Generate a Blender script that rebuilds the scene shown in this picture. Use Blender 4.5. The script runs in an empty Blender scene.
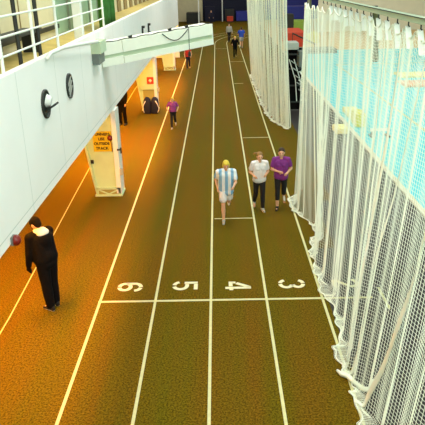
import bpy, bmesh, math, random
from mathutils import Vector, Matrix
random.seed(7)
PI = math.pi
scn = bpy.context.scene
COL = scn.collection

# ------------------------------------------------------------------ materials
def srgb(c):
    return tuple(((v/255)/12.92 if v/255 <= .04045 else ((v/255+.055)/1.055)**2.4) for v in c)

def mat(name, rgb, rough=.6, metal=0, noise=0.0, scale=8.0, rgb2=None, bump=0.0, spec=.4):
    m = bpy.data.materials.new(name); m.use_nodes = True
    nt = m.node_tree; b = nt.nodes['Principled BSDF']
    b.inputs['Roughness'].default_value = rough
    b.inputs['Metallic'].default_value = metal
    b.inputs['Specular IOR Level'].default_value = spec
    c = srgb(rgb)
    tc = nt.nodes.new('ShaderNodeTexCoord')
    nz = nt.nodes.new('ShaderNodeTexNoise'); nz.inputs['Scale'].default_value = scale; nz.inputs['Detail'].default_value = 5
    nt.links.new(tc.outputs['Object'], nz.inputs['Vector'])
    rp = nt.nodes.new('ShaderNodeValToRGB')
    c2 = srgb(rgb2) if rgb2 else tuple(v*(1-noise) for v in c)
    rp.color_ramp.elements[0].position = .35; rp.color_ramp.elements[1].position = .65
    rp.color_ramp.elements[0].color = (*c2, 1); rp.color_ramp.elements[1].color = (*c, 1)
    nt.links.new(nz.outputs['Fac'], rp.inputs['Fac'])
    nt.links.new(rp.outputs['Color'], b.inputs['Base Color'])
    if bump:
        bp = nt.nodes.new('ShaderNodeBump'); bp.inputs['Strength'].default_value = bump
        nt.links.new(nz.outputs['Fac'], bp.inputs['Height']); nt.links.new(bp.outputs['Normal'], b.inputs['Normal'])
    return m

def math_node(nt, op, a, b=None, c=None):
    n = nt.nodes.new('ShaderNodeMath'); n.operation = op
    for i, v in enumerate((a, b, c)):
        if v is None: continue
        if isinstance(v, (int, float)): n.inputs[i].default_value = v
        else: nt.links.new(v, n.inputs[i])
    return n.outputs[0]

def mixrgb(nt, fac, a, b):
    n = nt.nodes.new('ShaderNodeMix'); n.data_type = 'RGBA'
    if isinstance(fac, (int, float)): n.inputs[0].default_value = fac
    else: nt.links.new(fac, n.inputs[0])
    for i, v in ((6, a), (7, b)):
        if isinstance(v, tuple): n.inputs[i].default_value = (*v[:3], 1)
        else: nt.links.new(v, n.inputs[i])
    return n.outputs[2]

def track_material():
    m = bpy.data.materials.new('track_rubber'); m.use_nodes = True
    nt = m.node_tree; b = nt.nodes['Principled BSDF']
    b.inputs['Roughness'].default_value = .85; b.inputs['Specular IOR Level'].default_value = .05
    tc = nt.nodes.new('ShaderNodeTexCoord')
    fine = nt.nodes.new('ShaderNodeTexNoise'); fine.inputs['Scale'].default_value = 34; fine.inputs['Detail'].default_value = 4; fine.inputs['Roughness'].default_value = .8
    nt.links.new(tc.outputs['Object'], fine.inputs['Vector'])
    mp = nt.nodes.new('ShaderNodeMapping'); mp.inputs['Scale'].default_value = (1.3, .09, 1)
    nt.links.new(tc.outputs['Object'], mp.inputs['Vector'])
    streak = nt.nodes.new('ShaderNodeTexNoise'); streak.inputs['Scale'].default_value = 1.6; streak.inputs['Detail'].default_value = 4
    nt.links.new(mp.outputs['Vector'], streak.inputs['Vector'])
    sf = math_node(nt, 'MULTIPLY_ADD', streak.outputs['Fac'], 2.4, -.7)
    sf.node.use_clamp = True
    base = mixrgb(nt, sf, srgb(TRACK_A), srgb(TRACK_B))
    ff = math_node(nt, 'MULTIPLY_ADD', fine.outputs['Fac'], 5, -2.1); ff.node.use_clamp = True
    dark = mixrgb(nt, ff, srgb(TRACK_D), base)
    out = mixrgb(nt, .8, base, dark)
    nt.links.new(out, b.inputs['Base Color'])
    bp = nt.nodes.new('ShaderNodeBump'); bp.inputs['Strength'].default_value = .25; bp.inputs['Distance'].default_value = .02
    nt.links.new(fine.outputs['Fac'], bp.inputs['Height']); nt.links.new(bp.outputs['Normal'], b.inputs['Normal'])
    return m

def net_material():
    m = bpy.data.materials.new('white_netting'); m.use_nodes = True
    nt = m.node_tree; b = nt.nodes['Principled BSDF']
    tc = nt.nodes.new('ShaderNodeTexCoord'); nz = nt.nodes.new('ShaderNodeTexNoise'); nz.inputs['Scale'].default_value = 1.5
    nt.links.new(tc.outputs['Object'], nz.inputs['Vector'])
    nt.links.new(mixrgb(nt, nz.outputs['Fac'], srgb((232, 240, 214)), srgb((246, 250, 238))), b.inputs['Base Color'])
    b.inputs['Roughness'].default_value = .7
    return m

def fascia_material():
    m = mat('white_panel_paint', (246, 246, 242), rough=.5, noise=.03, scale=1.2)
    nt = m.node_tree; b = nt.nodes['Principled BSDF']
    src = b.inputs['Base Color'].links[0].from_socket
    tc = nt.nodes.new('ShaderNodeTexCoord'); sp = nt.nodes.new('ShaderNodeSeparateXYZ')
    nt.links.new(tc.outputs['Object'], sp.inputs[0])
    fr = math_node(nt, 'FRACT', math_node(nt, 'MULTIPLY_ADD', sp.outputs['Y'], 1/2.1, .71))
    seam = math_node(nt, 'LESS_THAN', fr, .008)
    low = math_node(nt, 'LESS_THAN', math_node(nt, 'ABSOLUTE', math_node(nt, 'SUBTRACT', sp.outputs['Z'], 2.56)), .008)
    k = math_node(nt, 'MULTIPLY', math_node(nt, 'MAXIMUM', seam, low), .5)
    nt.links.new(mixrgb(nt, k, src, srgb((150, 170, 158))), b.inputs['Base Color'])
    return m

def stripe_material(a, c, freq, axis='X'):
    m = bpy.data.materials.new('striped_cloth'); m.use_nodes = True
    nt = m.node_tree; b = nt.nodes['Principled BSDF']; b.inputs['Roughness'].default_value = .8
    tc = nt.nodes.new('ShaderNodeTexCoord'); sp = nt.nodes.new('ShaderNodeSeparateXYZ')
    nt.links.new(tc.outputs['Object'], sp.inputs[0])
    fr = math_node(nt, 'FRACT', math_node(nt, 'MULTIPLY_ADD', sp.outputs[axis], freq, .25))
    k = math_node(nt, 'GREATER_THAN', fr, .5)
    nt.links.new(mixrgb(nt, k, srgb(a), srgb(c)), b.inputs['Base Color'])
    return m

TRACK_A = (108, 102, 14); TRACK_B = (130, 94, 18); TRACK_D = (42, 36, 3)
M = dict(
    track=track_material(), net=net_material(), fascia=fascia_material(),
    line=mat('line_paint', (206, 206, 150), noise=.12, scale=14),
    num=mat('numeral_paint', (232, 228, 186), noise=.12, scale=14),
    white=mat('white_paint', (236, 242, 234), noise=.03, rough=.45),
    cream=mat('cream_column_paint', (196, 226, 184), noise=.06, scale=3, rough=.5),
    recess_shade=mat('column_recess_shade', (160, 160, 90), noise=.1, scale=3),  # darker olive tone stands in for shade inside the column recesses
    beige=mat('beige_wall_paint', (214, 208, 170), noise=.07, scale=2),
    beige2=mat('tan_frame_paint', (140, 122, 78), noise=.2, scale=6),
    pale=mat('pale_wall_paint', (226, 226, 204), noise=.05, scale=1),
    tan=mat('tan_floor', (216, 186, 128), noise=.12, scale=.7),
    ochre=mat('ochre_deck_floor', (200, 178, 96), noise=.2, scale=3),
    turq=mat('turquoise_sports_floor', (70, 208, 218), noise=.05, scale=.6, rgb2=(78, 216, 224), rough=.5),
    grey=mat('grey_rubber_floor', (40, 35, 36), noise=.18, scale=5),
    kerb=mat('pale_kerb', (222, 216, 190), noise=.08, scale=4),
    gsteel=mat('pale_green_steel', (168, 188, 160), rough=.45, noise=.06, scale=5),
    dgsteel=mat('grey_green_post_paint', (126, 140, 118), rough=.5, noise=.1),
    dark=mat('dark_steel', (38, 40, 36), rough=.5, noise=.2),
    olive=mat('dark_olive_paint', (70, 76, 40), rough=.5, noise=.15),
    black=mat('black_cloth', (17, 16, 17), rough=.9, noise=.3, scale=30, spec=.1),
    navy=mat('navy_cloth', (24, 28, 52), rough=.8, noise=.2, scale=20),
    teal=mat('teal_green_panel', (150, 190, 158), rough=.35, noise=.18, scale=1.6),
    green=mat('green_curtain_cloth', (84, 150, 66), rough=.8, noise=.25, scale=7),
    red=mat('red_mat_vinyl', (206, 70, 44), rough=.5, noise=.1),
    yellow=mat('yellow_vinyl', (226, 220, 66), rough=.5, noise=.06),
    pyellow=mat('pale_yellow_vinyl', (240, 232, 150), rough=.6, noise=.06),
    pink=mat('salmon_vinyl', (236, 186, 150), rough=.6, noise=.06),
    blue=mat('blue_vinyl', (38, 48, 150), rough=.5, noise=.15),
    lgreen=mat('light_green_vinyl', (150, 186, 76), rough=.6, noise=.1),
    lgrey=mat('light_grey_steel', (176, 182, 172), rough=.4, noise=.06),
    mgrey=mat('mid_grey_panel', (112, 120, 114), rough=.5, noise=.1),
    beam_w=mat('white_beam_panel', (238, 242, 226), rough=.5, noise=.03),
    beam_g=mat('sage_box_and_groove_shade', (186, 204, 172), rough=.5, noise=.06, scale=3),
    dred=mat('dark_red_enamel', (120, 26, 18), rough=.3, noise=.15),
    signy=mat('yellow_sign_face', (214, 190, 28), rough=.5, noise=.06),
    ink=mat('black_ink', (30, 24, 12), rough=.6),
    signr=mat('red_sign_face', (196, 62, 30), rough=.5),
    skin=mat('skin', (224, 172, 138), rough=.55, noise=.06, scale=12),
    blond=mat('blond_hair', (232, 204, 66), rough=.6, noise=.25, scale=40),
    brownh=mat('dark_brown_hair', (58, 40, 24), rough=.6, noise=.3, scale=40),
    lbrownh=mat('light_brown_hair', (150, 112, 60), rough=.6, noise=.3, scale=40),
    whitecloth=mat('white_cloth', (240, 236, 236), rough=.8, noise=.06, scale=6),
    hood=mat('pale_hood_fleece', (226, 236, 238), rough=.9, noise=.08, scale=20),
    purple=mat('purple_cloth', (128, 48, 136), rough=.8, noise=.12, scale=6),
    violet=mat('violet_cloth', (150, 66, 140), rough=.8, noise=.12, scale=6),
    leggings=mat('dark_leggings', (30, 28, 30), rough=.8, noise=.2),
    redcloth=mat('red_cloth', (190, 46, 34), rough=.8, noise=.1),
    bluecloth=mat('blue_cloth', (42, 78, 186), rough=.8, noise=.1),
    stripes=stripe_material((128, 178, 216), (238, 244, 246), 7.0),
    shoe_g=mat('grey_shoe', (176, 176, 168), rough=.6, noise=.1),
    shoe_d=mat('dark_shoe', (32, 28, 26), rough=.6, noise=.1),
    sole=mat('white_sole', (232, 230, 216), rough=.6),
    eyew=mat('eye_white', (236, 236, 230), rough=.3), lip=mat('lips', (176, 96, 86), rough=.5),
)

# ------------------------------------------------------------------ mesh builder
class MB:
    def __init__(s): s.bm = bmesh.new()
    def box(s, c, d, rot=None, bev=0):
        r = bmesh.ops.create_cube(s.bm, size=1)
        vs = r['verts']
        mx = Matrix.Translation(Vector(c)) @ (rot.to_4x4() if rot else Matrix.Identity(4)) @ Matrix.Diagonal((*d, 1))
        bmesh.ops.transform(s.bm, matrix=mx, verts=vs)
        if bev:
            es = list({e for v in vs for e in v.link_edges})
            bmesh.ops.bevel(s.bm, geom=es, offset=bev, segments=2, affect='EDGES', profile=.5)
        return s
    def bx(s, x0, x1, y0, y1, z0, z1, bev=0):
        return s.box(((x0+x1)/2, (y0+y1)/2, (z0+z1)/2), (abs(x1-x0), abs(y1-y0), abs(z1-z0)), bev=bev)
    def tube(s, pts, r, seg=8, cap=True):
        pts = [Vector(p) for p in pts]; n = len(pts)
        rs = r if isinstance(r, (list, tuple)) else [r]*n
        rings = []; up = None
        for i, p in enumerate(pts):
            t = (pts[min(i+1, n-1)]-pts[max(i-1, 0)]).normalized()
            if up is None:
                up = Vector((0, 0, 1)) if abs(t.z) < .9 else Vector((0, 1, 0))
            a = t.cross(up).normalized(); b = a.cross(t).normalized(); up = b
            rings.append([s.bm.verts.new(p+rs[i]*(a*math.cos(2*PI*k/seg)+b*math.sin(2*PI*k/seg))) for k in range(seg)])
        for i in range(n-1):
            for k in range(seg):
                s.bm.faces.new((rings[i][k], rings[i][(k+1) % seg], rings[i+1][(k+1) % seg], rings[i+1][k]))
        if cap:
            s.bm.faces.new(rings[0][::-1]); s.bm.faces.new(rings[-1])
        return s
    def prism(s, poly, axis, a, b):
        def P(u, v, w):
            return {'x': (w, u, v), 'y': (u, w, v), 'z': (u, v, w)}[axis]
        A = [s.bm.verts.new(P(u, v, a)) for u, v in poly]; B = [s.bm.verts.new(P(u, v, b)) for u, v in poly]
        n = len(poly)
        s.bm.faces.new(A); s.bm.faces.new(B[::-1])
        for i in range(n): s.bm.faces.new((A[i], B[i], B[(i+1) % n], A[(i+1) % n]))
        return s
    def hexa(s, b, t):
        A = [s.bm.verts.new(p) for p in b]; B = [s.bm.verts.new(p) for p in t]; n = len(b)
        s.bm.faces.new(A[::-1]); s.bm.faces.new(B)
        for i in range(n): s.bm.faces.new((A[i], A[(i+1) % n], B[(i+1) % n], B[i]))
        return s
    def ball(s, c, r, sc=(1, 1, 1), u=14, v=9, rot=None):
        q = bmesh.ops.create_uvsphere(s.bm, u_segments=u, v_segments=v, radius=r)
        mx = Matrix.Translation(Vector(c)) @ (rot.to_4x4() if rot else Matrix.Identity(4)) @ Matrix.Diagonal((*sc, 1))
        bmesh.ops.transform(s.bm, matrix=mx, verts=q['verts']); return s
    def cap(s, p, q, r0, r1, seg=12):
        p, q = Vector(p), Vector(q)
        s.ball(p, r0, u=seg, v=8); s.ball(q, r1, u=seg, v=8)
        if (q-p).length > 1e-5: s.tube([p, q], [r0, r1], seg)
        return s
    def ribbon(s, pts, w, z0, z1):
        n = len(pts); L = []; R = []
        for i in range(n):
            a = Vector(pts[max(i-1, 0)]); b = Vector(pts[min(i+1, n-1)]); t = (b-a).normalized()
            nn = Vector((-t.y, t.x)); p = Vector(pts[i])
            L.append(p+nn*w/2); R.append(p-nn*w/2)
        for i in range(n-1):
            s.hexa([(*R[i], z0), (*R[i+1], z0), (*L[i+1], z0), (*L[i], z0)], [(*R[i], z1), (*R[i+1], z1), (*L[i+1], z1), (*L[i], z1)])
        return s
    def lathe(s, prof, c, axis, seg=20):
        ax = Vector(axis).normalized(); up = Vector((0, 0, 1)) if abs(ax.z) < .9 else Vector((0, 1, 0))
        a = ax.cross(up).normalized(); b = a.cross(ax); rings = []
        for r, h in prof:
            rings.append([s.bm.verts.new(Vector(c)+ax*h+max(r, 1e-4)*(a*math.cos(2*PI*k/seg)+b*math.sin(2*PI*k/seg))) for k in range(seg)])
        for i in range(len(rings)-1):
            for k in range(seg): s.bm.faces.new((rings[i][k], rings[i][(k+1) % seg], rings[i+1][(k+1) % seg], rings[i+1][k]))
        return s
    def build(s, name, m, parent=None, smooth=False, loc=None):
        bmesh.ops.recalc_face_normals(s.bm, faces=s.bm.faces)
        me = bpy.data.meshes.new(name); s.bm.to_mesh(me); s.bm.free()
        if smooth:
            for p in me.polygons: p.use_smooth = True
        me.materials.append(M[m] if isinstance(m, str) else m)
        o = bpy.data.objects.new(name, me); COL.objects.link(o)
        if parent is not None:
            o.parent = parent
        return o

def tag(o, label, cat, group=None):
    o['label'] = label; o['category'] = cat
    if group: o['group'] = group
    return o
def empty(name, loc, label, cat, group=None, rz=0):
    o = bpy.data.objects.new(name, None); COL.objects.link(o); o.location = loc; o.rotation_euler = (0, 0, rz)
    return tag(o, label, cat, group)
def struct(o): o['kind'] = 'structure'; return o

W = 1.05
# ------------------------------------------------------------------ setting: floors, walls, ceiling
floor = struct(MB().bx(-5.4, 5.35, -14, 73, -.2, 0).build('floor', 'track'))
def curve_line(x):
    pts = [(x, -13.5), (x, 20), (x, 45)]
    cx, r = 16.0, 16.0-x
    for k in range(1, 21):
        a = PI - k*math.radians(3.6); pts.append((cx+r*math.cos(a), 45+r*math.sin(a)))
    return [p for p in pts if p[0] < 5.1]
MB().bx(3.22, 3.27, -.42, .38, 0, .005).build('lane_line', 'line', floor)
for k in range(-2, 3):
    MB().ribbon(curve_line(k*W), .047, 0, .004).build('lane_line', 'line', floor)
MB().ribbon([(-3.62, -13.5), (-3.66, -.5), (-3.9, 6), (-4.1, 12.2), (-4.3, 22), (-4.5, 45)], .022, 0, .004).build('boundary_line', 'line', floor)
MB().bx(-2.13, 3.04, -.03, .03, .001, .006).build('start_line', 'line', floor)
for x0, x1, y in ((0.06, 1.02, 4.05), (.06, .72, 8.0), (1.1, 2.1, 12.0), (1.1, 1.62, 24.0), (1.1, 2.05, 33.0), (.06, 1.0, 41)):
    MB().bx(x0, x1, y-.02, y+.02, .001, .005).build('tick_mark', 'line', floor)
def arc(cx, cy, rx, ry, a0, a1, n=12):
    return [(cx+rx*math.cos(math.radians(a0+(a1-a0)*i/n)), cy+ry*math.sin(math.radians(a0+(a1-a0)*i/n))) for i in range(n+1)]
DIG = {   # strokes in a box 1 wide, 1.5 high; stencilled breaks as painted
    '6': [arc(.5, .44, .36, .33, -80, 262, 26), [(.13, .5)] + arc(.56, 1.0, .42, .38, 185, 95, 8), arc(.56, 1.0, .36, .38, 80, 5, 7)],
    '5': [[(.14, .72), (.14, 1.5)], [(.3, 1.4), (.9, 1.4)], [(.3, .88)] + arc(.46, .5, .40, .38, 85, -75, 14), arc(.46, .5, .40, .38, -100, -165, 6)],
    '4': [[(.8, 0), (.8, 1.5)], [(.74, 1.42), (.28, .66)], [(.1, .32), (.62, .32)], [(.1, .5), (.3, .5)], [(.88, .35), (1.05, .35)]],
    '3': [arc(.45, 1.1, .38, .32, 165, 100, 6), arc(.45, 1.1, .38, .32, 82, -70, 12), arc(.45, .42, .40, .35, 70, -85, 12), arc(.45, .42, .40, .35, -102, -165, 6)],
    '2': [arc(.48, 1.1, .38, .32, 165, -25, 14), [(.8, .92), (.45, .5), (.12, .18)], [(.1, .1), (.95, .1)]],
}
def digit(ch, cx, cy):
    mb = MB(); s = .36
    # glyph up -> +X, glyph right -> -Y  (read by runners facing the far end's left)
    for st in DIG[ch]:
        mb.ribbon([(cx+(gy-.75)*s*.93, cy-(gx-.5)*s) for gx, gy in st], .076, 0, .005)
    mb.build('lane_number', 'num', floor)
for ch, cx in (('6', -1.60), ('5', -.52), ('4', .53), ('3', 1.59), ('2', 2.64)): digit(ch, cx, .57)

struct(MB().bx(5.35, 29, -14, 38.5, -.2, 0).build('floor_infield', 'turq'))
struct(MB().bx(5.35, 29, 38.5, 73, -.2, 0).build('floor_far', 'tan'))
struct(MB().bx(2.2, 5.25, -13.8, 2.2, 0, .002).bx(2.75, 5.25, 2.2, 5.2, 0, .002).bx(3.2, 5.25, 5.2, 27, 0, .002).build('floor_inside', 'grey'))
struct(MB().bx(5.25, 5.4, -13.8, 38.4, 0, .05, bev=.01).build('trim_1', 'kerb'))
for o in (MB().bx(8, 28.5, 30.4, 30.55, 0, .004), MB().bx(8, 8.12, -6, 30.4, 0, .004)):
    o.build('court_line', 'line', bpy.data.objects['floor_infield'])
struct(MB().bx(-5.6, -5.4, -14, 73, 0, 11.5).build('wall_left', 'beige'))
struct(MB().bx(29, 29.2, -14, 73, 0, 11.5).build('wall_right', 'pale'))
struct(MB().bx(-5.6, 29.2, 73, 73.2, 0, 11.5).build('wall_far', 'beige'))
struct(MB().bx(-5.6, 29.2, -14.2, -14, 0, 11.5).build('wall_back', 'pale'))
struct(MB().bx(-5.6, 29.2, -14.2, 73.2, 11.5, 11.7).build('ceiling', 'pale'))
struct(MB().bx(10.5, 29, 54, 54.3, 0, 3.2).build('wall_infield', 'pale'))
# gallery: parapet, deck, rear wall
struct(MB().bx(-2.74, -2.6, -13.9, 36, 2.42, 4.52).build('wall_gallery', 'fascia'))
struct(MB().bx(-5.39, -2.75, -13.9, 36, 4.16, 4.32).build('floor_gallery', 'ochre'))
gw = struct(MB().bx(-4.16, -4.0, -13.9, 6.6, 4.33, 8).build('wall_gallery_rear', 'beige'))
for y in [-4.6+1.35*i for i in range(8)]:
    MB().bx(-4.0, -3.985, y-.02, y+.02, 4.4, 8).build('cover_strip', 'beige2', gw)
struct(MB().bx(-4.0, -3.94, -9, 6.6, 4.5, 4.6).build('baseboard_gallery', 'dark'))
tp = struct(MB().bx(-4.16, -4.0, 6.7, 13.4, 3.6+.73, 8).build('wall_gallery_glazed', 'teal'))
for y in (7.9, 9.4, 10.9, 12.4): MB().bx(-4.0, -3.96, y-.05, y+.05, 4.33, 8).build('mullion', 'dgsteel', tp)
struct(MB().bx(-4.16, -4.0, 13.5, 36, 4.33, 8).build('wall_gallery_beyond', 'beige'))
struct(MB().bx(-5.39, -2.62, 36.05, 36.25, 0, 8).build('wall_gallery_end', 'white'))

# notices / framed boards on the gallery rear wall beyond the curtain
nb = MB().bx(-3.985, -3.95, 15.0, 15.9, 4.321, 4.95).build('notice_board', 'beige2')
tag(nb, 'brown boards in a row on the beige gallery wall above the white parapet', 'notice board', 'brown boards on the gallery wall')
for i in range(1, 9):
    o = nb.copy(); COL.objects.link(o); o.location = (0, i*1.9, 0)

# ------------------------------------------------------------------ gallery railing
rail = empty('guard_railing', (-2.68, 0, 4.52), 'white tubular guard railing along the top of the white gallery parapet', 'railing')
for z in (4.74, 4.99, 5.25, 5.5, 5.72):
    MB().tube([(0, -9.5, z-4.52), (0, 6.2, z-4.52)], .016).build('rail', 'white', rail)
for y in (-8, -6.4, -4.8, -3.25, -1.7, -.16, 1.35, 4.68, 6.1):
    MB().tube([(0, y, 0), (0, y, 1.22)], .026).build('post', 'white', rail)
tag(MB().bx(-2.99, -2.80, 4.05, 4.25, 4.33, 8.0, bev=.01).build('support_column', 'white'), 'thick white square column standing on the gallery behind the railing', 'column')
b1 = tag(MB().tube([(-2.9, -.22, 4.33), (-2.92, -.22, 8)], .035).build('steel_post', 'dark'), 'dark steel post behind the railing, nearer the photo\'s left edge', 'post', 'dark posts on the gallery')
b2 = b1.copy(); COL.objects.link(b2); b2.location = (0, 1.14, 0); b2['label'] = 'dark steel post behind the railing, nearer the thick white column'
bench = empty('bench', (-3.55, 1.2, 4.33), 'dark bench on the gallery against the beige wall behind the railing', 'bench')
MB().bx(-.2, .2, -1.6, 1.6, .40, .46).build('seat', 'dark', bench)
for y in (-1.4, 1.4):
    MB().bx(-.17, .17, y-.03, y+.03, 0, .40).build('leg', 'dark', bench)

# green curtain
mb = MB(); n = 60; A = []; B = []
for i in range(n+1):
    y = 7.35 + 1.95*i/n; x = -2.95 + .07*math.sin(i*1.15) + .03*math.sin(i*2.7)
    A.append(mb.bm.verts.new((x, y, 4.34))); B.append(mb.bm.verts.new((x, y, 7.2)))
for i in range(n): mb.bm.faces.new((A[i], A[i+1], B[i+1], B[i]))
cu = mb.build('curtain', 'green', smooth=True)
sm = cu.modifiers.new('thick', 'SOLIDIFY'); sm.thickness = .012
tag(cu, 'green hanging curtain at the end of the gallery railing', 'curtain')

# vents in the parapet
def vent(y, z, label):
    o = empty('wall_vent', (-2.6, y, z), label, 'vent', 'round vents in the parapet')
    MB().lathe([(.235, .0), (.235, .03), (.2, .035), (.2, .004)], (0, 0, 0), (1, 0, 0), 28).build('rim', 'dark', o, True)
    MB().lathe([(.2, .004), (.2, .012), (0, .012)], (0, 0, 0), (1, 0, 0), 28).build('dark_disc', 'dark', o)  # dark disc on the parapet face stands in for the unlit hole
    return o
v = vent(-.22, 3.82, 'round vent in the white parapet with a white nozzle sticking out')
MB().lathe([(.11, .01), (.1, .05), (.075, .1), (.055, .1), (.07, .05)], (0, .03, .05), (1, .1, -.25), 20).build('nozzle', 'white', v, True)
MB().box((.1, -.02, -.05), (.24, .16, .03), Matrix.Rotation(-.55, 3, 'Y')).build('flap', 'dark', v)
v = vent(1.48, 3.82, 'round black vent in the white parapet covered by thin grille bars')
for k in (-.1, 0, .1):
    MB().box((.025, 0, k), (.02, .34, .022), Matrix.Rotation(.5, 3, 'X')).build('grille_bar', 'lgrey', v)
bl = empty('alarm_bell', (-2.6, -2.56, 2.45), 'dark red dome on the lower edge of the white parapet', 'bell')
MB().bx(0, .03, -.06, .06, -.06, .06).build('bracket', 'mgrey', bl)
MB().lathe([(.03, .03), (.075, .035), (.078, .06), (.06, .1), (.025, .12), (0, .122)], (0, 0, 0), (1, 0, 0), 20).build('dome', 'dred', bl, True)
for y, z, lb in ((13.5, 3.78, 'small dark bracket on the white parapet above the beam, left one of two'), (15.6, 3.72, 'small dark bracket on the white parapet above the beam, right one of two')):
    o = MB().bx(-2.6, -2.55, y-.1, y+.1, z-.1, z+.12).bx(-2.6, -2.5, y-.06, y+.16, z+.12, z+.2).bx(-2.6, -2.5, y-.2, y+.0, z-.2, z-.1).build('wall_bracket', 'dark')
    tag(o, lb, 'bracket', 'dark brackets on the parapet')

# pipe handrail sweeping from the parapet to the beam
hp = MB().tube([(-2.57, .08, 4.5), (-2.56, .3, 4.56), (-2.5, .9, 4.58), (-2.45, 2.0, 4.52), (-2.42, 3.7, 4.40)], .035, 10).build('handrail_pipe', 'white', smooth=True)
tag(hp, 'bent white pipe running along the parapet top to the white beam', 'pipe')
# ------------------------------------------------------------------ white beam over the track
A0 = Vector((-2.58, 4.9, 3.96)); A1 = Vector((.08, 7.3, 4.19))
d = (A1-A0); L = d.length; dx = d.normalized(); ny = Vector((-dx.y, dx.x, 0)).normalized(); nz = dx.cross(ny).normalized()
bmx = Matrix((dx, ny, nz)).transposed().to_4x4(); bmx.translation = A0
beam = empty('overhead_beam', A0, 'long white box beam with a pale green shaded groove reaching out over the track', 'beam')
beam.matrix_world = bmx
MB().bx(0, L, .03, .42, -.29, .25).build('core', 'beam_g', beam)  # sage core colour paints in the shade of the groove between panels
MB().bx(.0, .62, 0, .03, -.02, .26).bx(.64, L, 0, .03, -.02, .26).build('upper_panel', 'beam_w', beam)
MB().bx(.0, .62, .0, .03, -.29, -.10).bx(.64, L, 0, .03, -.29, -.13).build('lower_panel', 'beam_w', beam)
MB().bx(L, L+.03, 0, .42, -.29, .26).build('end_cap', 'beam_w', beam)
MB().bx(0, L, .1, .42, .25, .27).build('top_cover', 'beam_w', beam)
bk = empty('beam_bracket', (-2.6, 4.2, 4.1), 'pale green box bracket on the parapet at the beam\'s near end', 'bracket')
MB().bx(0, .22, -.38, .34, .02, .28).build('box', 'beam_g', bk); MB().bx(0, .16, -.36, .34, -.22, .02).build('recess', 'mgrey', bk)
def beam_p(u, y, z): return tuple(bmx @ Vector((u, y, z)))
pts = [beam_p(.08+(L-.08)*i/24, .05, .275+.012*math.sin(i*1.7)) for i in range(25)]
tag(MB().tube(pts, .012, 6).build('cable', 'dark'), 'thin dark cable lying along the top edge of the white beam', 'cable', 'cables on the beam')
pts = [beam_p(L*(.52+.24*i/12), -.012, .24-.22*math.sin(PI*i/12)) for i in range(13)]
tag(MB().tube(pts, .011, 6).build('cable', 'dark'), 'dark cable sagging in a loop across the front of the white beam', 'cable', 'cables on the beam')
hl = empty('hanging_microphone', beam_p(L*.76, -.03, .0), 'thin dark cable with a small dark lamp hanging down the front of the beam', 'lamp')
MB().tube([(0, 0, .3), (0, 0, -.36)], .008, 6).build('cord', 'dark', hl)
MB().lathe([(0, 0), (.02, 0), (.035, -.05), (.04, -.12), (0, -.12)], (0, 0, -.34), (0, 0, 1), 12).build('lamp_head', 'dark', hl)
hl.name = 'hanging_lamp'
for i, (u, lb) in enumerate(((.27, 'dark clamp on the beam top, nearest the parapet'), (.62, 'dark clamp on the middle of the beam top'), (.78, 'dark clamp on the beam top above the hanging cord'))):
    o = MB().box((0, 0, 0), (.08, .05, .045)).tube([(-.07, 0, .015), (.07, 0, .03)], .01, 6).build('clamp', 'dark')
    o.matrix_world = Matrix.Translation(beam_p(L*u, .12, .295)) @ bmx.to_3x3().to_4x4()
    tag(o, lb, 'clamp', 'clamps on the beam')

# ------------------------------------------------------------------ columns under the gallery
def column(yc, label):
    o = empty('tapered_column', (-2.6, yc, 0), label, 'column', 'cream columns under the gallery')
    # plate body, wider to the top on the left (trapezium), set back a little
    poly = [(-.62, .12), (-.06, .12), (-.02, 4.15), (-1.22, 4.15), (-1.04, 2.42)]
    MB().prism(poly, 'y', .06, .5).build('body', 'cream', o)
    MB().hexa([(-.655, -.02, .1), (-.60, -.02, .1), (-.60, .5, .1), (-.655, .5, .1)], [(-1.26, -.02, 4.15), (-1.19, -.02, 4.15), (-1.19, .5, 4.15), (-1.26, .5, 4.15)]).build('flange', 'cream', o)
    MB().bx(-.07, .06, -.03, .52, .08, 2.41).build('edge_post', 'white', o)
    f = MB().bx(-.68, .08, -.04, .54, 0, .05).bx(-.64, -.58, -.03, .04, .05, .24).bx(-.02, .04, -.03, .04, .05, .24).bx(-.64, .04, -.03, .05, .2, .25)
    f.build('foot', 'cream', o)
    MB().bx(-.58, -.02, .0, .055, .05, .2).build('foot_recess', 'recess_shade', o)  # dark plate painted as the shade in the foot openings
    for s in (-1, 1):
        MB().box((-.3+s*.14, -.01, .125), (.3, .03, .035), Matrix.Rotation(s*-.45, 3, 'Y')).build('foot_brace', 'cream', o)
    return o
c1 = column(5.9, 'nearest cream tapered column, with a yellow lettered sign on its face')
c2 = column(17.25, 'second cream column under the gallery, with a red square sign')
c3 = column(29.6, 'farthest cream column, partly behind the overhead beam')
MB().bx(.06, .14, -.05, .02, .62, .8).build('switch_box', 'lgrey', c1)
MB().bx(.03, .16, -.05, -.03, 1.32, 1.36).bx(.12, .16, -.06, -.02, 1.24, 1.4).build('hook', 'dark', c1)
MB().bx(-.72, -.64, -.03, .0, .96, 1.06).build('hook', 'dark', c1)
MB().bx(.06, .16, -.05, .05, .86, 1.02).build('switch_box', 'lgrey', c2)
MB().bx(-.7, .0, -.02, .12, .96, 1.9).build('panel', 'cream', c2)
MB().bx(-.58, -.08, .04, .07, .26, .93).build('recess', 'recess_shade', c2)  # darker plate on the face, its colour paints the niche's shade
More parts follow.
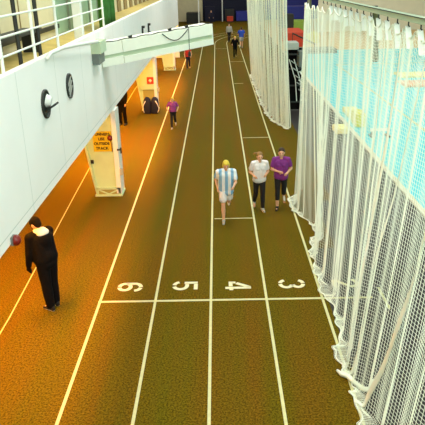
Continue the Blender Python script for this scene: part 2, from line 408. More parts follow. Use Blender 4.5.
# yellow sign with text
sg = empty('sign', (-2.96, 5.945, 1.56), 'yellow rectangular sign with black lettering on the nearest column', 'sign')
MB().bx(-.25, .25, -.012, .012, -.28, .28).build('plate', 'signy', sg)
def text(body, size, loc, parent, m='ink', rot=(PI/2, 0, 0)):
    cu = bpy.data.curves.new('t', 'FONT'); cu.body = body; cu.size = size; cu.align_x = 'CENTER'; cu.align_y = 'CENTER'; cu.extrude = .002; cu.offset = .004
    t = bpy.data.objects.new('t', cu); COL.objects.link(t)
    me = bpy.data.meshes.new_from_object(t.evaluated_get(bpy.context.evaluated_depsgraph_get()))
    bpy.data.objects.remove(t)
    me.materials.clear(); me.materials.append(M[m])
    o = bpy.data.objects.new('lettering', me); COL.objects.link(o); o.location = loc; o.rotation_euler = rot; o.parent = parent
    return o
for i, t in enumerate(('RUNNERS', 'USE', 'OUTSIDE', 'TRACK')):
    text(t, .105, (-.02, -.016, .2-.13*i), sg)
ds = MB().lathe([(0, 0), (.075, 0), (.075, .03), (.05, .06), (0, .065)], (-2.74, 5.925, 1.66), (0, -1, 0), 18).tube([(-2.73, 5.915, 1.6), (-2.71, 5.915, 1.4), (-2.71, 5.915, 1.28)], .008, 6).build('alarm_button', 'dred', smooth=True)
tag(ds, 'dark red round button with a short cord over the yellow sign\'s right edge', 'button')
s2 = empty('sign', (-2.82, 17.215, 1.36), 'small red square sign with a white mark on the second column', 'sign')
MB().bx(-.15, .15, -.012, .012, -.15, .15).build('plate', 'signr', s2)
MB().bx(-.07, .07, -.02, -.012, -.03, .03).bx(-.03, .03, -.021, -.012, -.07, .07).build('mark', 'sole', s2)

# dark bags in front of the second column
for i, (x, lb) in enumerate(((-2.96, 'left upright navy bag with pale strap at the foot of the second column'), (-2.62, 'right upright navy bag with pale strap at the foot of the second column'))):
    o = empty('sports_bag', (x, 16.72, 0), lb, 'bag', 'navy bags by the second column')
    mb = MB()
    for z, w, dp in ((0, .17, .2), (.08, .185, .22), (.5, .175, .2), (.66, .11, .12), (.72, .05, .06)):
        pass
    rings = []
    for z, w, dp in ((0, .155, .19), (.04, .17, .21), (.5, .168, .2), (.6, .15, .17), (.67, .1, .12), (.7, .08, .09), (.72, .02, .02)):
        rings.append([mb.bm.verts.new((w*math.copysign(abs(math.cos(a))**.6, math.cos(a)), dp*math.copysign(abs(math.sin(a))**.6, math.sin(a)), z)) for a in [2*PI*k/20 for k in range(20)]])
    for a in range(len(rings)-1):
        for k in range(20): mb.bm.faces.new((rings[a][k], rings[a][(k+1) % 20], rings[a+1][(k+1) % 20], rings[a+1][k]))
    mb.bm.faces.new(rings[0][::-1]); mb.bm.faces.new(rings[-1])
    mb.build('bag_body', 'navy', o, True)
    sx = -1 if i == 0 else 1
    MB().tube([(sx*.05, -.2, .58), (sx*.15, -.22, .4), (sx*.19, -.16, .2), (sx*.13, -.22, .07)], .016, 8).build('strap', 'whitecloth', o, True)

# ------------------------------------------------------------------ nets
def catmull(P, t):
    n = len(P)-1; x = max(0, min(t, 1))*n; i = min(int(x), n-1); f = x-i
    p = [Vector(P[max(0, min(n, j))]) for j in (i-1, i, i+1, i+2)]
    return .5*((2*p[1]) + (p[2]-p[0])*f + (2*p[0]-5*p[1]+4*p[2]-p[3])*f*f + (-p[0]+3*p[1]-3*p[2]+p[3])*f**3)

class Net:
    """curtain of netting: top curve (x,y) at height H, hem curve (x,y) on the floor; folds along its length"""
    def __init__(s, top, hem, H, folds, full, amp, seed, sag=.12, hook=.5):
        s.top, s.hem, s.H, s.folds, s.full, s.amp, s.sag, s.hook = top, hem, H, folds, full, amp, sag, hook
        r = random.Random(seed); s.ph = [r.uniform(0, 6.28) for _ in range(6)]
        s.len = sum((Vector(catmull(hem, (i+1)/200))-Vector(catmull(hem, i/200))).length for i in range(200))
    def fold(s, t):
        u = t*s.len; p = s.ph
        a = math.sin(2*PI*u/s.folds+p[0]+1.2*math.sin(u*.9+p[1]))
        b = .55*math.sin(2*PI*u/(s.folds*.43)+p[2]+.8*math.sin(u*1.7+p[3]))
        c = .7*math.sin(2*PI*u/(s.folds*2.6)+p[4])
        return a, b, c
    def at(s, t, v):
        """v 0 at top, 1 on the floor, up to 1.12 lying on it"""
        T = catmull(s.top, t); Hm = catmull(s.hem, t)
        a, b, c = s.fold(t); w = min(v, 1)
        k = w**1.25
        x = T.x*(1-k)+(Hm.x+.16)*k; y = T.y*(1-w)+Hm.y*w
        A = s.amp*(.35+.9*w)
        x += A*(a*.9+b*.8+c*.7*w); y += A*.8*(math.cos(2*PI*t*s.len/s.folds+s.ph[0]))
        z = s.H*(1-w)
        z -= s.sag*(1-w)**6*abs(math.sin(PI*t*s.len/s.hook))
        if v > .985:
            q = (v-.985)/.13
            x -= q*(.14+.09*a+.1*c); z = max(z, .012)+.03*max(0, math.sin(q*6+a*2))*q + .012*abs(b)
        return Vector((x, y, max(z, .012)))
    def build(s, name, cell, twine):
        nu = int(s.len*s.full/cell); nv = int(1.115*s.H/cell)
        verts = [s.at(i/nu, 1.115*j/nv) for i in range(nu+1) for j in range(nv+1)]; n = nv+1
        faces = [(i*n+j, (i+1)*n+j, (i+1)*n+j+1, i*n+j+1) for i in range(nu) for j in range(nv)]
        me = bpy.data.meshes.new(name); me.from_pydata(verts, [], faces)
        me.materials.append(M['net'])
        o = bpy.data.objects.new(name, me); COL.objects.link(o)
        wf = o.modifiers.new('twine', 'WIREFRAME'); wf.thickness = twine; wf.use_replace = True; wf.use_even_offset = False; wf.use_boundary = True
        return o
    def strap(s, parent, t0, t1, w, v0=0., v1=1.1, off=.02, m='net'):
        mb = MB(); n = 50; Lr = []
        for i in range(n+1):
            f = i/n; t = t0+(t1-t0)*f; v = v0+(v1-v0)*f
            a = s.at(t-w/2/s.len, v); b = s.at(t+w/2/s.len, v)
            c = (a+b)/2; dr = (b-a); dr = dr.normalized() if dr.length > 1e-5 else Vector((0, 1, 0))
            o = Vector((-off, -off*.5, off*.3))
            Lr.append((mb.bm.verts.new(c-dr*w/2+o), mb.bm.verts.new(c+dr*w/2+o)))
        for i in range(n): mb.bm.faces.new((Lr[i][0], Lr[i][1], Lr[i+1][1], Lr[i+1][0]))
        ob = mb.build('strap', m, parent, True)
        sd = ob.modifiers.new('thick', 'SOLIDIFY'); sd.thickness = .006
        return ob
    def rope(s, parent, v, r, m='net', n=260, name='hem_rope', t0=0, t1=1):
        pts = [s.at(t0+(t1-t0)*i/n, v)+Vector((0, 0, r*.6)) for i in range(n+1)]
        return MB().tube(pts, r, 6).build(name, m, parent, True)

RX = 2.75
near_top = [(RX, -7.2), (RX, -5.5), (RX, -4), (RX, -2.5), (RX, -1), (RX, .6), (RX, 2.2), (2.62, 3.6), (2.5, 4.8), (2.42, 5.8), (2.55, 6.4)]
near_hem = [(2.1, -7.2), (2.1, -5.6), (2.08, -4.2), (2.06, -2.9), (2.0, -2.1), (2.16, -.9), (2.12, .5), (2.1, 1.9), (2.4, 3.2), (2.02, 4.7), (2.38, 6.1)]
N1 = Net(near_top, near_hem, 5.0, .85, 1.15, .042, 3)
net1 = N1.build('net_curtain', .05, .0078)
tag(net1, 'large white net curtain hanging along the right side in the foreground, hem on the floor', 'net', 'white net curtains')
for t0, t1, w in ((.185, .295, .085), (.30, .37, .03), (.375, .40, .05), (.43, .45, .03), (.50, .51, .05), (.56, .57, .03), (.62, .63, .045), (.69, .69, .03), (.75, .75, .045), (.82, .82, .04), (.88, .88, .04), (.93, .93, .05), (.975, .975, .06)):
    N1.strap(net1, t0, t1, w)
N1.rope(net1, 1.1, .008); N1.rope(net1, 0.004, .012, name='head_rope')
far_top = [(2.75, 13.0), (2.55, 14.0), (2.28, 15.4), (2.15, 17.5), (2.1, 20.5), (2.05, 24), (1.98, 27.5)]
far_hem = [(2.82, 13.2), (2.62, 13.9), (2.34, 14.9), (2.2, 17.2), (2.16, 20.5), (2.14, 24), (2.12, 27)]
N2 = Net(far_top, far_hem, 5.0, .7, 1.3, .06, 9)
net2 = N2.build('net_curtain', .06, .012)
MB().tube([(2.42, -2.62, .12), (2.36, -2.74, .06), (2.26, -2.74, .05), (2.16, -2.6, .05), (2.08, -2.42, .05), (2.0, -2.36, .04), (1.95, -2.26, .04)], [.035, .045, .04, .036, .042, .036, .02], 8).build('hem_bundle', 'net', net1, True)
tag(net2, 'farther white net curtain hanging in dense folds beyond the gap in the middle right', 'net', 'white net curtains')
for t in (.02, .09, .17, .26, .36, .47, .6, .75, .9, .985): N2.strap(net2, t, t, .06)
N2.rope(net2, 1.1, .01); N2.rope(net2, .004, .014, name='head_rope')

# tie strips and hooks at the head of the near net, the rail it runs on
tr = empty('curtain_rail', (RX, 0, 5.1), 'pale green steel rail at upper right carrying the near net', 'rail')
MB().bx(-.06, .06, -9.6, 7.0, .05, .065).bx(-.01, .01, -9.6, 7.0, .0, .05).bx(-.06, .06, -9.6, 7.0, -.012, .0).bx(-.056, -.044, -9.6, 7.0, .0, .05).build('beam', 'gsteel', tr)
MB().bx(-.066, -.06, -9.6, 7.0, .056, .068).build('edge_strip', 'dark', tr)
y = -4.2
while y < 5.5:
    MB().tube([(0, y, -.01), (0, y, -.075), (.02, y, -.09)], .01, 6).build('hook', 'dark', tr)
    if -2.4 < y < 4.6:
        q = random.uniform(.24, .36)
        mb = MB(); mb.hexa([(RX-.045, y-.16, 5.0-q), (RX+.045, y-.17, 5.0-q), (RX+.045, y-.155, 5.0-q), (RX-.045, y-.145, 5.0-q)],
                           [(RX-.035, y+.02, 5.02), (RX+.035, y+.02, 5.02), (RX+.035, y+.035, 5.02), (RX-.035, y+.035, 5.02)])
        mb.build('tie_strip', 'white', net1)
    y += .52
for p0, p1, lb in (((2.95, 1.0, 5.12), (2.98, .86, 4.22), 'dark olive hanging bar behind the near net, below the green rail'), ((2.64, 6.7, 5.15), (2.62, 6.5, 4.22), 'dark olive hanging bar at the far end of the near net')):
    o = empty('hanging_bar', p0, lb, 'bar', 'dark bars hanging from the rail')
    q = Vector(p1)-Vector(p0)
    MB().tube([(0, 0, 0), q*.06, q*.07, q*.97, q], [.02, .02, .055, .055, .04], 12).build('bar_body', 'olive', o, True)
    MB().bx(-.14 if q.y > -.18 else .0, .03, -.03, .03, .0, .03).build('bracket', 'dark', o)

# ------------------------------------------------------------------ gap between the nets: stair tower and post
tag(MB().bx(2.9, 3.02, 17.0, 17.14, 0, 6).build('steel_post', 'dgsteel'), 'tall grey green steel post at the right edge of the farther net', 'post')
tw = empty('platform_tower', (3.5, 16.1, 0), 'dark steel stair tower with a grey platform top standing in the gap between the nets', 'tower')
MB().bx(-.44, .1, -.3, .6, 2.72, 3.0, bev=.02).build('platform', 'lgrey', tw)
for x in (-.4, .4):
    for yy in (-.26, .56): MB().bx(x-.035, x+.035, yy-.035, yy+.035, 0, 2.72).build('leg', 'dark', tw)
MB().bx(-.34, .34, .5, .54, .05, 2.7).build('back_panel', 'black', tw)
MB().bx(.13, .46, -.3, .5, 2.0, 2.62).build('side_cabinet', 'mgrey', tw)
for z in (.5, 1.2, 1.9, 2.5): MB().bx(-.36, .36, -.27, -.23, z, z+.06).build('cross_bar', 'dark', tw)
for x in (-.3, -.1): 
    MB().tube([(x, -.4, 2.35), (x+.28, -.4, 1.5), (x+.36, -.4, .6)], .018, 6).build('stair_rail', 'white', tw)
for k in range(6):
    z = 2.2-.3*k; MB().box((-.1+.09*k, -.38, z), (.3, .16, .03), Matrix.Rotation(.6, 3, 'Y')).build('tread', 'lgrey', tw)
MB().tube([(.15, -.42, 1.85), (.32, -.42, 1.6), (.3, -.42, 1.35), (.12, -.42, 1.5)], .03, 8).build('white_guard', 'white', tw)

# mats and stacks in the infield beyond
def crash_mat(name, x0, x1, y0, y1, h, m, label, cat='mat', z0=0):
    o = empty(name, ((x0+x1)/2, (y0+y1)/2, z0), label, cat)
    w, dp = (x1-x0)/2, (y1-y0)/2
    MB().bx(-w, w, -dp, dp, 0, h, bev=min(.06, h*.2)).build('pad', m, o, False)
    MB().bx(-w-.005, w+.005, -dp-.005, dp+.005, h*.47, h*.53).build('seam', m, o)
    return o
crash_mat('crash_mat', 6.0, 7.5, 41, 45.5, 1.15, 'red', 'red orange crash mat in the gap beyond the stair tower')
crash_mat('crash_mat', 7.7, 9.0, 43.5, 46, .8, 'yellow', 'bright yellow mat stack beside the red mat')
crash_mat('crash_mat', 6.3, 9.2, 36.4, 38.2, .3, 'mgrey', 'low grey mat in front of the red and yellow mats')
crash_mat('crash_mat', 7.9, 9.6, 55.5, 58, 1.0, 'lgreen', 'light green mat behind the yellow mat')
crash_mat('crash_mat', 7.2, 10.2, 60, 63, 2.2, 'blue', 'large blue mat stack behind the light green mat')
crash_mat('equipment_box', 6.9, 7.8, 52, 53.6, 1.9, 'dark', 'dark equipment box behind the red mat', 'box')
db = empty('barrier_pole', (6.3, 40.4, 0), 'dark diagonal pole leaning across the red and yellow mats', 'pole')
MB().tube([(0, 0, 1.15), (1.9, 0, .25)], .06, 8).build('bar', 'dark', db); MB().tube([(0, .04, 0), (0, .04, 1.2)], .03, 8).build('upright', 'dark', db); MB().tube([(1.8, .04, 0), (1.8, .04, .36)], .03, 8).build('upright', 'dark', db)
crash_mat('foam_block', 5.62, 6.2, 14.6, 16.2, .22, 'pyellow', 'pale yellow foam block on the turquoise edge, farther one')
crash_mat('foam_block', 5.56, 5.95, 13.2, 14.1, .55, 'yellow', 'taller yellow foam block on the turquoise edge behind the net')
crash_mat('foam_block', 4.6, 5.1, 12.2, 13.0, .22, 'pyellow', 'pale yellow foam block on the grey floor beside the kerb', z0=.002)
crash_mat('exercise_mat', 10.6, 12.8, 24.6, 26.2, .1, 'pyellow', 'pale yellow flat mat on the turquoise floor at right')
crash_mat('exercise_mat', 10.0, 12.2, 21.6, 23.3, .1, 'pink', 'salmon flat mat on the turquoise floor at right')
o = empty('hurdle', (6.15, 11.8, 0), 'small white and dark low hurdle on the turquoise floor behind the net', 'hurdle')
MB().bx(-.35, .35, -.04, .04, .2, .3).build('board', 'white', o)
for x in (-.3, .3): MB().bx(x-.06, x+.06, -.2, .2, 0, .06).bx(x-.03, x+.03, -.03, .03, .06, .22).build('foot', 'dark', o)

# ------------------------------------------------------------------ far end of the hall
def block(name, x0, x1, y0, y1, z1, m, label, cat):
    o = empty(name, ((x0+x1)/2, (y0+y1)/2, 0), label, cat); w, dp = (x1-x0)/2, (y1-y0)/2
    MB().bx(-w, w, -dp, dp, .12, z1, bev=.03).build('body', m, o)
    MB().bx(-w*.96, w*.96, -dp*.96, dp*.96, 0, .12).build('base', 'dark', o)
    return o
block('mat_stack', 2.7, 4.5, 70.5, 72.4, 1.25, 'blue', 'blue mat stack at the far end of the track', 'mat')
block('storage_box', 1.3, 2.5, 71, 72.6, 1.5, 'dark', 'dark box at the far end beside the blue mat stack', 'box')
block('storage_box', -1.3, .0, 70.8, 72.4, 1.9, 'navy', 'navy box at the far end left of the white pole', 'box')
block('storage_box', 4.7, 6.2, 69.5, 72, 2.0, 'navy', 'dark navy box at the far end nearest the net', 'box')
block('storage_box', -3.6, -1.9, 69, 71.5, 1.3, 'dark', 'wide dark box at the far end behind the beam', 'box')
block('storage_box', 1.5, 2.3, 69.9, 70.7, .7, 'signr', 'small orange box at the far end in front of the dark box', 'box')
tag(MB().tube([(.95, 71.5, 0), (.95, 71.5, 4.5)], .07, 8).build('pole', 'white'), 'thin white pole at the far end between the dark boxes', 'pole')
tag(MB().tube([(-2.0, 68, 0), (-2.0, 68, 4.5)], .09, 8).build('pole', 'white'), 'white pole at the far end just above the beam', 'pole')
tag(MB().bx(-1.6, 6.4, 72.8, 72.95, 0, 4.0).build('banner', 'navy'), 'long dark navy banner on the far wall behind the boxes', 'banner')
tag(MB().bx(6.5, 14, 72.8, 72.95, 0, 3.6).build('banner', 'blue'), 'long blue banner on the far wall beyond the mats', 'banner')

# ------------------------------------------------------------------ people
def remesh(mb, name, vox, m, parent, smooth_it=4):
    me = bpy.data.meshes.new('tmp'); mb.bm.to_mesh(me); mb.bm.free()
    t = bpy.data.objects.new('tmp', me); COL.objects.link(t)
    r = t.modifiers.new('r', 'REMESH'); r.mode = 'VOXEL'; r.voxel_size = vox
    s = t.modifiers.new('s', 'SMOOTH'); s.iterations = smooth_it; s.factor = .5
    ev = t.evaluated_get(bpy.context.evaluated_depsgraph_get())
    out = bpy.data.meshes.new_from_object(ev)
    bpy.data.objects.remove(t); bpy.data.meshes.remove(me)
    out.name = name
    out.materials.clear(); out.materials.append(M[m])
    for p in out.polygons: p.use_smooth = True
    o = bpy.data.objects.new(name, out); COL.objects.link(o); o.parent = parent
    return o

def person(label, loc, rz, H, legs, arms, lean=0, head=0, female=False, top='whitecloth', sleeves='short', bottom='leggings', blen='long',
           hair='brownh', hairstyle='short', shoe='shoe_g', vox=.011, hem=.0, coat=False, gloves=False, collar=None, bulk=1.0, fine=True, shade=None, twist=0):
    """faces -Y before rz. legs: (right, left) each (swing forward deg, knee bend deg, spread); arms: (swing, elbow, inward, out) each"""
    root = empty('person', (loc[0], loc[1], 0), label, 'person', None, rz)
    S = H/1.75
    R = math.radians
    def fw(a): return Vector((0, -math.sin(R(a)), -math.cos(R(a))))   # direction down the limb swung forward by a
    hipz = .92; sh = .185 if female else .205; hw = .088
    Rl = Matrix.Rotation(R(lean), 3, 'X')      # positive leans towards -Y
    pel = Vector((0, 0, hipz+.03))
    def up(x, y, z): return pel + Rl @ Vector((x, y, z-pel.z))
    J = {}
    for i, sx in enumerate((-1, 1)):
        sw, kb, spd = legs[i]
        h = Vector((sx*hw, 0, hipz)); k = h+fw(sw)*.43+Vector((sx*spd*.5, 0, 0)); a = k+fw(sw-kb)*.42+Vector((sx*spd*.5, 0, 0))
        fdir = Vector((sx*.12, -math.cos(R(sw-kb)), math.sin(R(sw-kb)))).normalized()
        if abs(sw-kb) < 26: fdir = Vector((sx*.12, -1, -.05)).normalized()
        J['leg', i] = (h, k, a, fdir)
    for i, sx in enumerate((-1, 1)):
        sw, eb, inn, out = arms[i]
        s0 = up(sx*sh, 0, 1.42)
        d1 = Rl @ (Matrix.Rotation(R(-sx*out), 3, 'Y') @ fw(sw)); e = s0+d1.normalized()*.29
        d2 = fw(sw+eb); d2 = Vector((d2.x-sx*math.sin(R(inn)), d2.y*math.cos(R(inn)), d2.z)); d2.normalize(); d2 = Rl @ d2
        w = e+d2*.25
        J['arm', i] = (s0, e, w, d2)
    low = min(min(J['leg', i][2].z-.075, (J['leg', i][2]+J['leg', i][3]*.2).z-.03) for i in (0, 1))
    lift = Vector((0, 0, -low))
    g = lambda v: (Vector(v)+lift)*S
    hc = up(0, -.015, 1.615); Rh = Rl @ Matrix.Rotation(R(head), 3, 'X')
    def hp(x, y, z): return hc+Rh @ Vector((x, y, z))
    def caps(mb, lst):
        for p, q, r0, r1 in lst: mb.cap(g(p), g(q), r0*S, r1*S)
    # ---- body
    b = MB()
    cw = .88 if female else 1.0
    caps(b, [(up(0, .0, 1.44), hp(0, .015, -.06), .056, .052)])
    caps(b, [(up(-.08*cw, 0, 1.32), up(.08*cw, 0, 1.32), .105, .105), (up(-.06*cw, 0, 1.12), up(.06*cw, 0, 1.12), .095, .095), (up(-.075, 0, .97), up(.075, 0, .97), .105, .105),
             (up(-.06, 0, 1.1), up(-.08*cw, 0, 1.32), .1, .1), (up(.06, 0, 1.1), up(.08*cw, 0, 1.32), .1, .1), (up(0, 0, .97), up(0, 0, 1.3), .1, .11),
             (up(-sh, 0, 1.42), up(0, 0, 1.45), .055, .06), (up(sh, 0, 1.42), up(0, 0, 1.45), .055, .06)])
    for i in (0, 1):
        h, k, a, f = J['leg', i]
        caps(b, [(h, k, .083, .054), (k+(a-k)*.02, k+(a-k)*.35, .052, .056), (k+(a-k)*.35, a, .056, .037), (a+Vector((0, 0, -.035)), a+f*.14+Vector((0, 0, -.045)), .036, .03)])
        s0, e, w, d2 = J['arm', i]
        sx = (-1, 1)[i]
        caps(b, [(s0, e, .048, .037), (e, w, .038, .027)])
        side = d2.cross(Vector((1, 0, 0)));
        side = side.normalized() if side.length > .2 else Vector((0, 1, 0))
        palm = w+d2*.08
        caps(b, [(w, palm, .028, .032), (w+d2*.04+side*.018, palm+side*.02, .02, .018), (w+d2*.04-side*.018, palm-side*.02, .02, .018)])
        inw = Vector((-sx*.55, 0, 0))
        for q, (o_, ln) in enumerate(((-.03, .06), (-.01, .072), (.011, .068), (.031, .052))):
            r0 = palm+side*o_; r1 = r0+(d2+inw*.35).normalized()*ln*.55; r2 = r1+(d2+inw*1.6).normalized()*ln*.5
            caps(b, [(r0, r1, .0105, .0095), (r1, r2, .0095, .0085)])
        t0 = w+d2*.03-side*.028; t1 = t0+(d2*.6-side*.8).normalized()*.038; t2 = t1+(d2-side*.2+inw*.5).normalized()*.03
        caps(b, [(t0, t1, .0125, .011), (t1, t2, .011, .009)])
    # head
    b.ball(g(hc), .1*S, (.82, .98, 1.08), rot=Rh); b.ball(g(hp(0, -.02, -.055)), .075*S, (.82, .95, .95), rot=Rh)
    caps(b, [(hp(0, -.096, .005), hp(0, -.112, -.03), .011, .016), (hp(0, -.075, -.1), hp(0, -.07, -.105), .026, .024)])
    for sx in (-1, 1): b.ball(g(hp(sx*.084, .01, -.01)), .026*S, (.4, .8, 1.15), rot=Rh)
    body = remesh(b, 'body', vox*S, 'black' if gloves == 'all' else 'skin', root, 3)
    if fine:
        for sx in (-1, 1):
            MB().ball(g(hp(sx*.033, -.088, .012)), .0125*S, (1, .6, .8), u=10, v=7, rot=Rh).build('eye', 'brownh', root, True)
        MB().ball(g(hp(0, -.094, -.062)), .022*S, (1, .35, .32), u=10, v=7, rot=Rh).build('mouth', 'lip', root, True)
    # ---- hair
    hb = MB()
    if hairstyle == 'cap':
        hb.ball(g(hp(0, .006, .035)), .108*S, (.88, 1.02, .9), rot=Rh); hb.ball(g(hp(0, .06, -.02)), .075*S, (1, .7, 1), rot=Rh)
    else:
        hb.ball(g(hp(0, .022, .032)), .104*S, (.88, .98, 1.0), rot=Rh)
        hb.ball(g(hp(0, .045, -.03)), .082*S, (.98, .75, 1.1), rot=Rh)
        if hairstyle == 'pony':
            hb.cap(g(hp(0, .11, .04)), g(hp(.03, .16, -.05)), .03*S, .022*S)
        if hairstyle == 'tail_side':
            hb.cap(g(hp(-.04, .11, .05)), g(hp(-.14, .13, .06)), .03*S, .018*S); hb.cap(g(hp(-.14, .13, .06)), g(hp(-.19, .13, .0)), .018*S, .01*S)
        if hairstyle == 'full':
            hb.ball(g(hp(0, -.03, .075)), .075*S, (1, .8, .55), rot=Rh)
            for sx in (-1, 1): hb.ball(g(hp(sx*.07, .0, -.01)), .05*S, (.6, 1, 1.6), rot=Rh)
    remesh(hb, 'cap' if hairstyle == 'cap' else 'hair', vox*S, hair, root, 2)
    # ---- top garment
    t = MB(); e_ = .018*bulk
    hemz = .97-hem
    caps(t, [(up(-.085*cw, 0, 1.33), up(.085*cw, 0, 1.33), .105+e_, .105+e_), (up(-.065*cw, 0, 1.12), up(.065*cw, 0, 1.12), .1+e_, .1+e_),
             (up(-.07, 0, hemz+.03), up(.07, 0, hemz+.03), .112+e_, .112+e_), (up(0, 0, 1.0), up(0, 0, 1.33), .112+e_, .112+e_),
             (up(-.07, 0, hemz+.03), up(-.085*cw, 0, 1.33), .105+e_, .105+e_), (up(.07, 0, hemz+.03), up(.085*cw, 0, 1.33), .105+e_, .105+e_),
             (up(-sh, 0, 1.42), up(-.05, 0, 1.455), .058+e_*.6, .052+e_*.4), (up(sh, 0, 1.42), up(.05, 0, 1.455), .058+e_*.6, .052+e_*.4)])
    if coat:   # rounded back of a padded coat
        t.ball(g(up(0, .06, 1.3)), .17*S, (1.05, .8, 1.25)); t.ball(g(up(0, .03, 1.02)), .17*S, (1.1, .9, 1.1))
    if female: 
        for sx in (-1, 1): t.ball(g(up(sx*.07, -.085, 1.28)), .062*S)
    for i in (0, 1):
        s0, e, w, d2 = J['arm', i]
        if sleeves == 'short': caps(t, [(s0, s0+(e-s0)*.62, .057+e_*.6, .055+e_*.6)])
        elif sleeves == 'long': caps(t, [(s0, e, .056+e_*.55, .046+e_*.45), (e, w, .046+e_*.45, .036+e_*.3)])
    tops = remesh(t, 'coat' if coat else 'shirt', vox*S, top, root, 5)
    if collar:
        c = MB(); c.ball(g(up(0, .03, 1.49)), .11*S, (1.2, 1.0, .5), rot=Rl); c.ball(g(up(0, .12, 1.45)), .1*S, (1.25, .75, .75), rot=Rl)
        remesh(c, 'hood', vox*S, collar, root, 3)
    # ---- trousers
    p = MB(); eb = .012*bulk
    caps(p, [(Vector((-.07, 0, .95)), Vector((.07, 0, .95)), .108+eb, .108+eb), (Vector((-.06, .02, .9)), Vector((.06, .02, .9)), .1+eb, .1+eb)])
    for i in (0, 1):
        h, k, a, f = J['leg', i]
        if blen == 'short': caps(p, [(h, h+(k-h)*.66, .094+eb, .085+eb)])
        elif blen == 'capri': caps(p, [(h, k, .086+eb, .057+eb), (k, k+(a-k)*.45, .055+eb, .054+eb)])
        else: caps(p, [(h, k, .086+eb, .057+eb), (k, k+(a-k)*.35, .055+eb, .057+eb), (k+(a-k)*.35, k+(a-k)*.93, .057+eb, .042+eb)])
    remesh(p, 'shorts' if blen == 'short' else 'trousers', vox*S, bottom, root, 4)
    # ---- shoes
    for i in (0, 1):
        h, k, a, f = J['leg', i]
        s = MB(); dn = f.cross(Vector((1, 0, 0))).normalized()
        if dn.z > 0 and abs(f.z) < .7: dn = -dn
        hl_ = a-f*.04+dn*.04; to = a+f*.16+dn*.052
        caps(s, [(hl_, to, .042, .034), (a+dn*.01, a+f*.07+dn*.035, .046, .04), (hl_+dn*.01, hl_-dn*.03, .042, .042)])
        so = remesh(s, 'shoe', vox*S, shoe, root, 2)
        if fine:
            q = MB(); caps(q, [(hl_+dn*.027, to+dn*.016, .034, .03)])
            remesh(q, 'sole', vox*S, 'sole', so, 1)
    if gloves:
        for i in (0, 1):
            s0, e, w, d2 = J['arm', i]
            q = MB(); side = d2.cross(Vector((1, 0, 0))).normalized(); sx = (-1, 1)[i]; inw = Vector((-sx*.55, 0, 0)); palm = w+d2*.08
            caps(q, [(w+d2*.01, palm, .038, .04)])
            for o_, ln in ((-.036, .07), (-.013, .08), (.012, .078), (.036, .06)):
                r0 = palm+side*o_; r1 = r0+(d2+inw*.35).normalized()*ln*.55; r2 = r1+(d2+inw*1.6).normalized()*ln*.5
                caps(q, [(r0, r1, .017, .016), (r1, r2, .016, .014)])
            t0 = w+d2*.03-side*.034; t1 = t0+(d2*.6-side*.8).normalized()*.045; caps(q, [(t0, t1, .019, .016), (t1, t1+d2*.03, .016, .014)])
            remesh(q, 'glove', vox*S, 'black', root, 1)
    return root

R_ = math.radians
person('person in black coat and black cap with pale hood, bending forward beside the white parapet', (-2.96, -.14), R_(-126), 1.80,
       ((2, 4, .0), (-3, 3, .0)), ((22, 6, 0, 5), (15, 12, 0, 9)), lean=13, head=20, top='black', sleeves='long', bottom='black', hair='black', hairstyle='cap',
       shoe='shoe_d', coat=True, gloves=True, collar='hood', bulk=3.0)
person('blond runner in a blue and white striped shirt alone in lane 4', (.36, 3.95), R_(4), 1.6,
       ((14, 8, 0), (-18, 62, 0)), ((-22, 55, 10, 14), (25, 60, 20, 10)), lean=7, head=18, top='stripes', bottom='whitecloth', blen='short', hair='blond', hairstyle='full', shoe='shoe_g', hem=.14, bulk=1.7)
person('runner in a white shirt and dark leggings beside the runner in purple', (1.22, 4.62), R_(6), 1.57,
       ((-10, 26, 0), (8, 6, 0)), ((-12, 92, 20, 16), (-8, 96, 25, 14)), lean=3, head=4, female=True, top='whitecloth', hair='lbrownh', hairstyle='tail_side', shoe='shoe_g', hem=.06)
person('runner in a purple shirt and dark leggings, rightmost of the pair', (1.78, 4.72), R_(-6), 1.64,
       ((10, 8, 0), (-12, 34, 0)), ((5, 84, 48, 14), (-8, 88, 25, 18)), lean=3, head=3, female=True, top='purple', hair='brownh', hairstyle='pony', shoe='shoe_d', hem=.06, blen='capri')
person('small blond runner in a violet top on the line between lanes 5 and 6', (-1.60, 13.7), R_(0), 1.27,
       ((8, 6, 0), (-14, 40, 0)), ((-5, 80, 15, 30), (-15, 85, 10, 25)), lean=3, female=True, top='violet', hair='blond', hairstyle='full', shoe='shoe_g', vox=.014)
person('person in dark clothes standing half hidden under the gallery', (-3.75, 14.5), R_(-20), 1.82,
       ((2, 2, 0), (-3, 4, 0)), ((3, 10, 0, 6), (5, 12, 0, 6)), top='black', sleeves='long', bottom='black', shoe='shoe_d', vox=.014, bulk=1.8, fine=False)
person('runner in a red vest and dark trousers below the overhead beam', (-1.70, 30.0), R_(0), 1.45,
       ((8, 6, 0), (-12, 30, 0)), ((-5, 60, 10, 16), (-15, 65, 10, 16)), top='redcloth', sleeves='none', bottom='navy', hair='blond', shoe='shoe_d', vox=.016, fine=False)
person('distant runner all in black in front of the others', (1.5, 35.0), R_(0), 1.55,
       ((12, 8, 0), (-14, 40, 0)), ((5, 80, 15, 24), (-15, 80, 10, 24)), lean=3, top='black', sleeves='long', bottom='black', hair='blond', shoe='shoe_d', vox=.016, fine=False)
person('distant walker in a light grey top and dark trousers behind the black runner', (1.3, 46.1), R_(10), 1.6,
       ((8, 4, 0), (-10, 14, 0)), ((-12, 20, 0, 10), (14, 20, 0, 10)), top='shoe_g', sleeves='long', bottom='leggings', hair='brownh', shoe='shoe_d', vox=.018, fine=False)
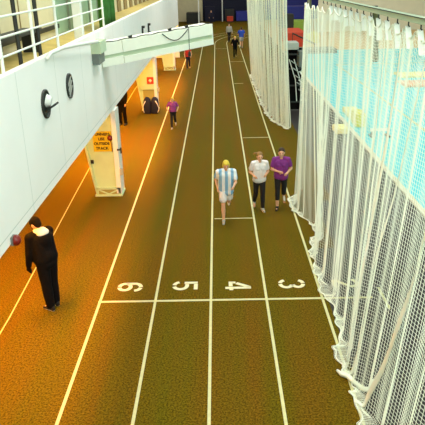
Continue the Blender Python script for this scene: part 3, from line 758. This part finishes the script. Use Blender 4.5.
person('distant runner in a blue shirt at the edge of the farther net', (2.2, 41.2), R_(180), 1.68,
       ((12, 8, 0), (-14, 30, 0)), ((-12, 70, 0, 14), (14, 70, 0, 14)), lean=4, top='bluecloth', bottom='shoe_g', blen='short', hair='brownh', shoe='shoe_g', vox=.018, fine=False, hem=.05)
person('distant person in dark clothes at the far end above the beam tip', (-.45, 66.5), R_(0), 1.7,
       ((6, 4, 0), (-6, 8, 0)), ((5, 20, 0, 10), (-5, 20, 0, 10)), top='navy', sleeves='long', bottom='navy', hair='brownh', shoe='shoe_d', vox=.02, fine=False)

# ------------------------------------------------------------------ light
def area(name, loc, sx, sy, power, color, target=None):
    l = bpy.data.lights.new(name, 'AREA'); l.shape = 'RECTANGLE'; l.size = sx; l.size_y = sy; l.energy = power; l.color = color
    o = bpy.data.objects.new(name, l); COL.objects.link(o); o.location = loc
    if target is not None:
        o.rotation_euler = (Vector(target)-Vector(loc)).to_track_quat('-Z', 'Y').to_euler()
    return o
HALL = (1.0, .965, .96)
for y in (-8, 6, 20, 34, 48, 62):
    area('hall_lamp', (.8, y, 11.2), 4.5, 6.0, 1130, HALL)
for y in (0, 20, 42):
    area('infield_lamp', (16, y, 11.2), 8, 10, 1450, (1.0, .94, .93))
area('front_fill', (6, -13.5, 8.5), 12, 4, 2200, (.97, 1, .99), (0, 6, 1))  # added fill from behind the camera, brightens nets and runners; no window there
for y, pw in ((-2.8, 380), (.4, 800), (9.2, 1000), (12.8, 700), (20.8, 1000), (24.6, 700), (32.5, 700)):
    area('gallery_lamp', (-3.5, y, 4.08), .5, 2.6, pw, (1.0, .37, .03))
for y in (-2, 4, 10, 20): area('deck_lamp', (-3.3, y, 7.9), .6, 3, 60, (1, .97, .85))

w = bpy.data.worlds.new('World'); scn.world = w; w.use_nodes = True
w.node_tree.nodes['Background'].inputs[0].default_value = (.9, .95, .9, 1); w.node_tree.nodes['Background'].inputs[1].default_value = .1

# ------------------------------------------------------------------ camera
cd = bpy.data.cameras.new('Camera'); cam = bpy.data.objects.new('Camera', cd); COL.objects.link(cam)
cd.sensor_width = 36; cd.sensor_fit = 'HORIZONTAL'; cd.lens = 36*600/425; cd.clip_end = 300; cd.clip_start = .1
r = Vector((0.99972289, 0.00525892, -0.02294549)); u = Vector((0.01938585, 0.36903833, 0.92921198)); f = Vector((-0.01335442, 0.9293993, -0.36883412))
mw = Matrix((r, u, -f)).transposed().to_4x4(); mw.translation = Vector((0.21344117, -9.91499264, 5.7143308)); cam.matrix_world = mw
scn.camera = cam
scn.view_settings.view_transform = 'Standard'; scn.view_settings.look = 'None'; scn.view_settings.gamma = 1; scn.view_settings.exposure = -0.56
scn.cycles.transparent_max_bounces = 40
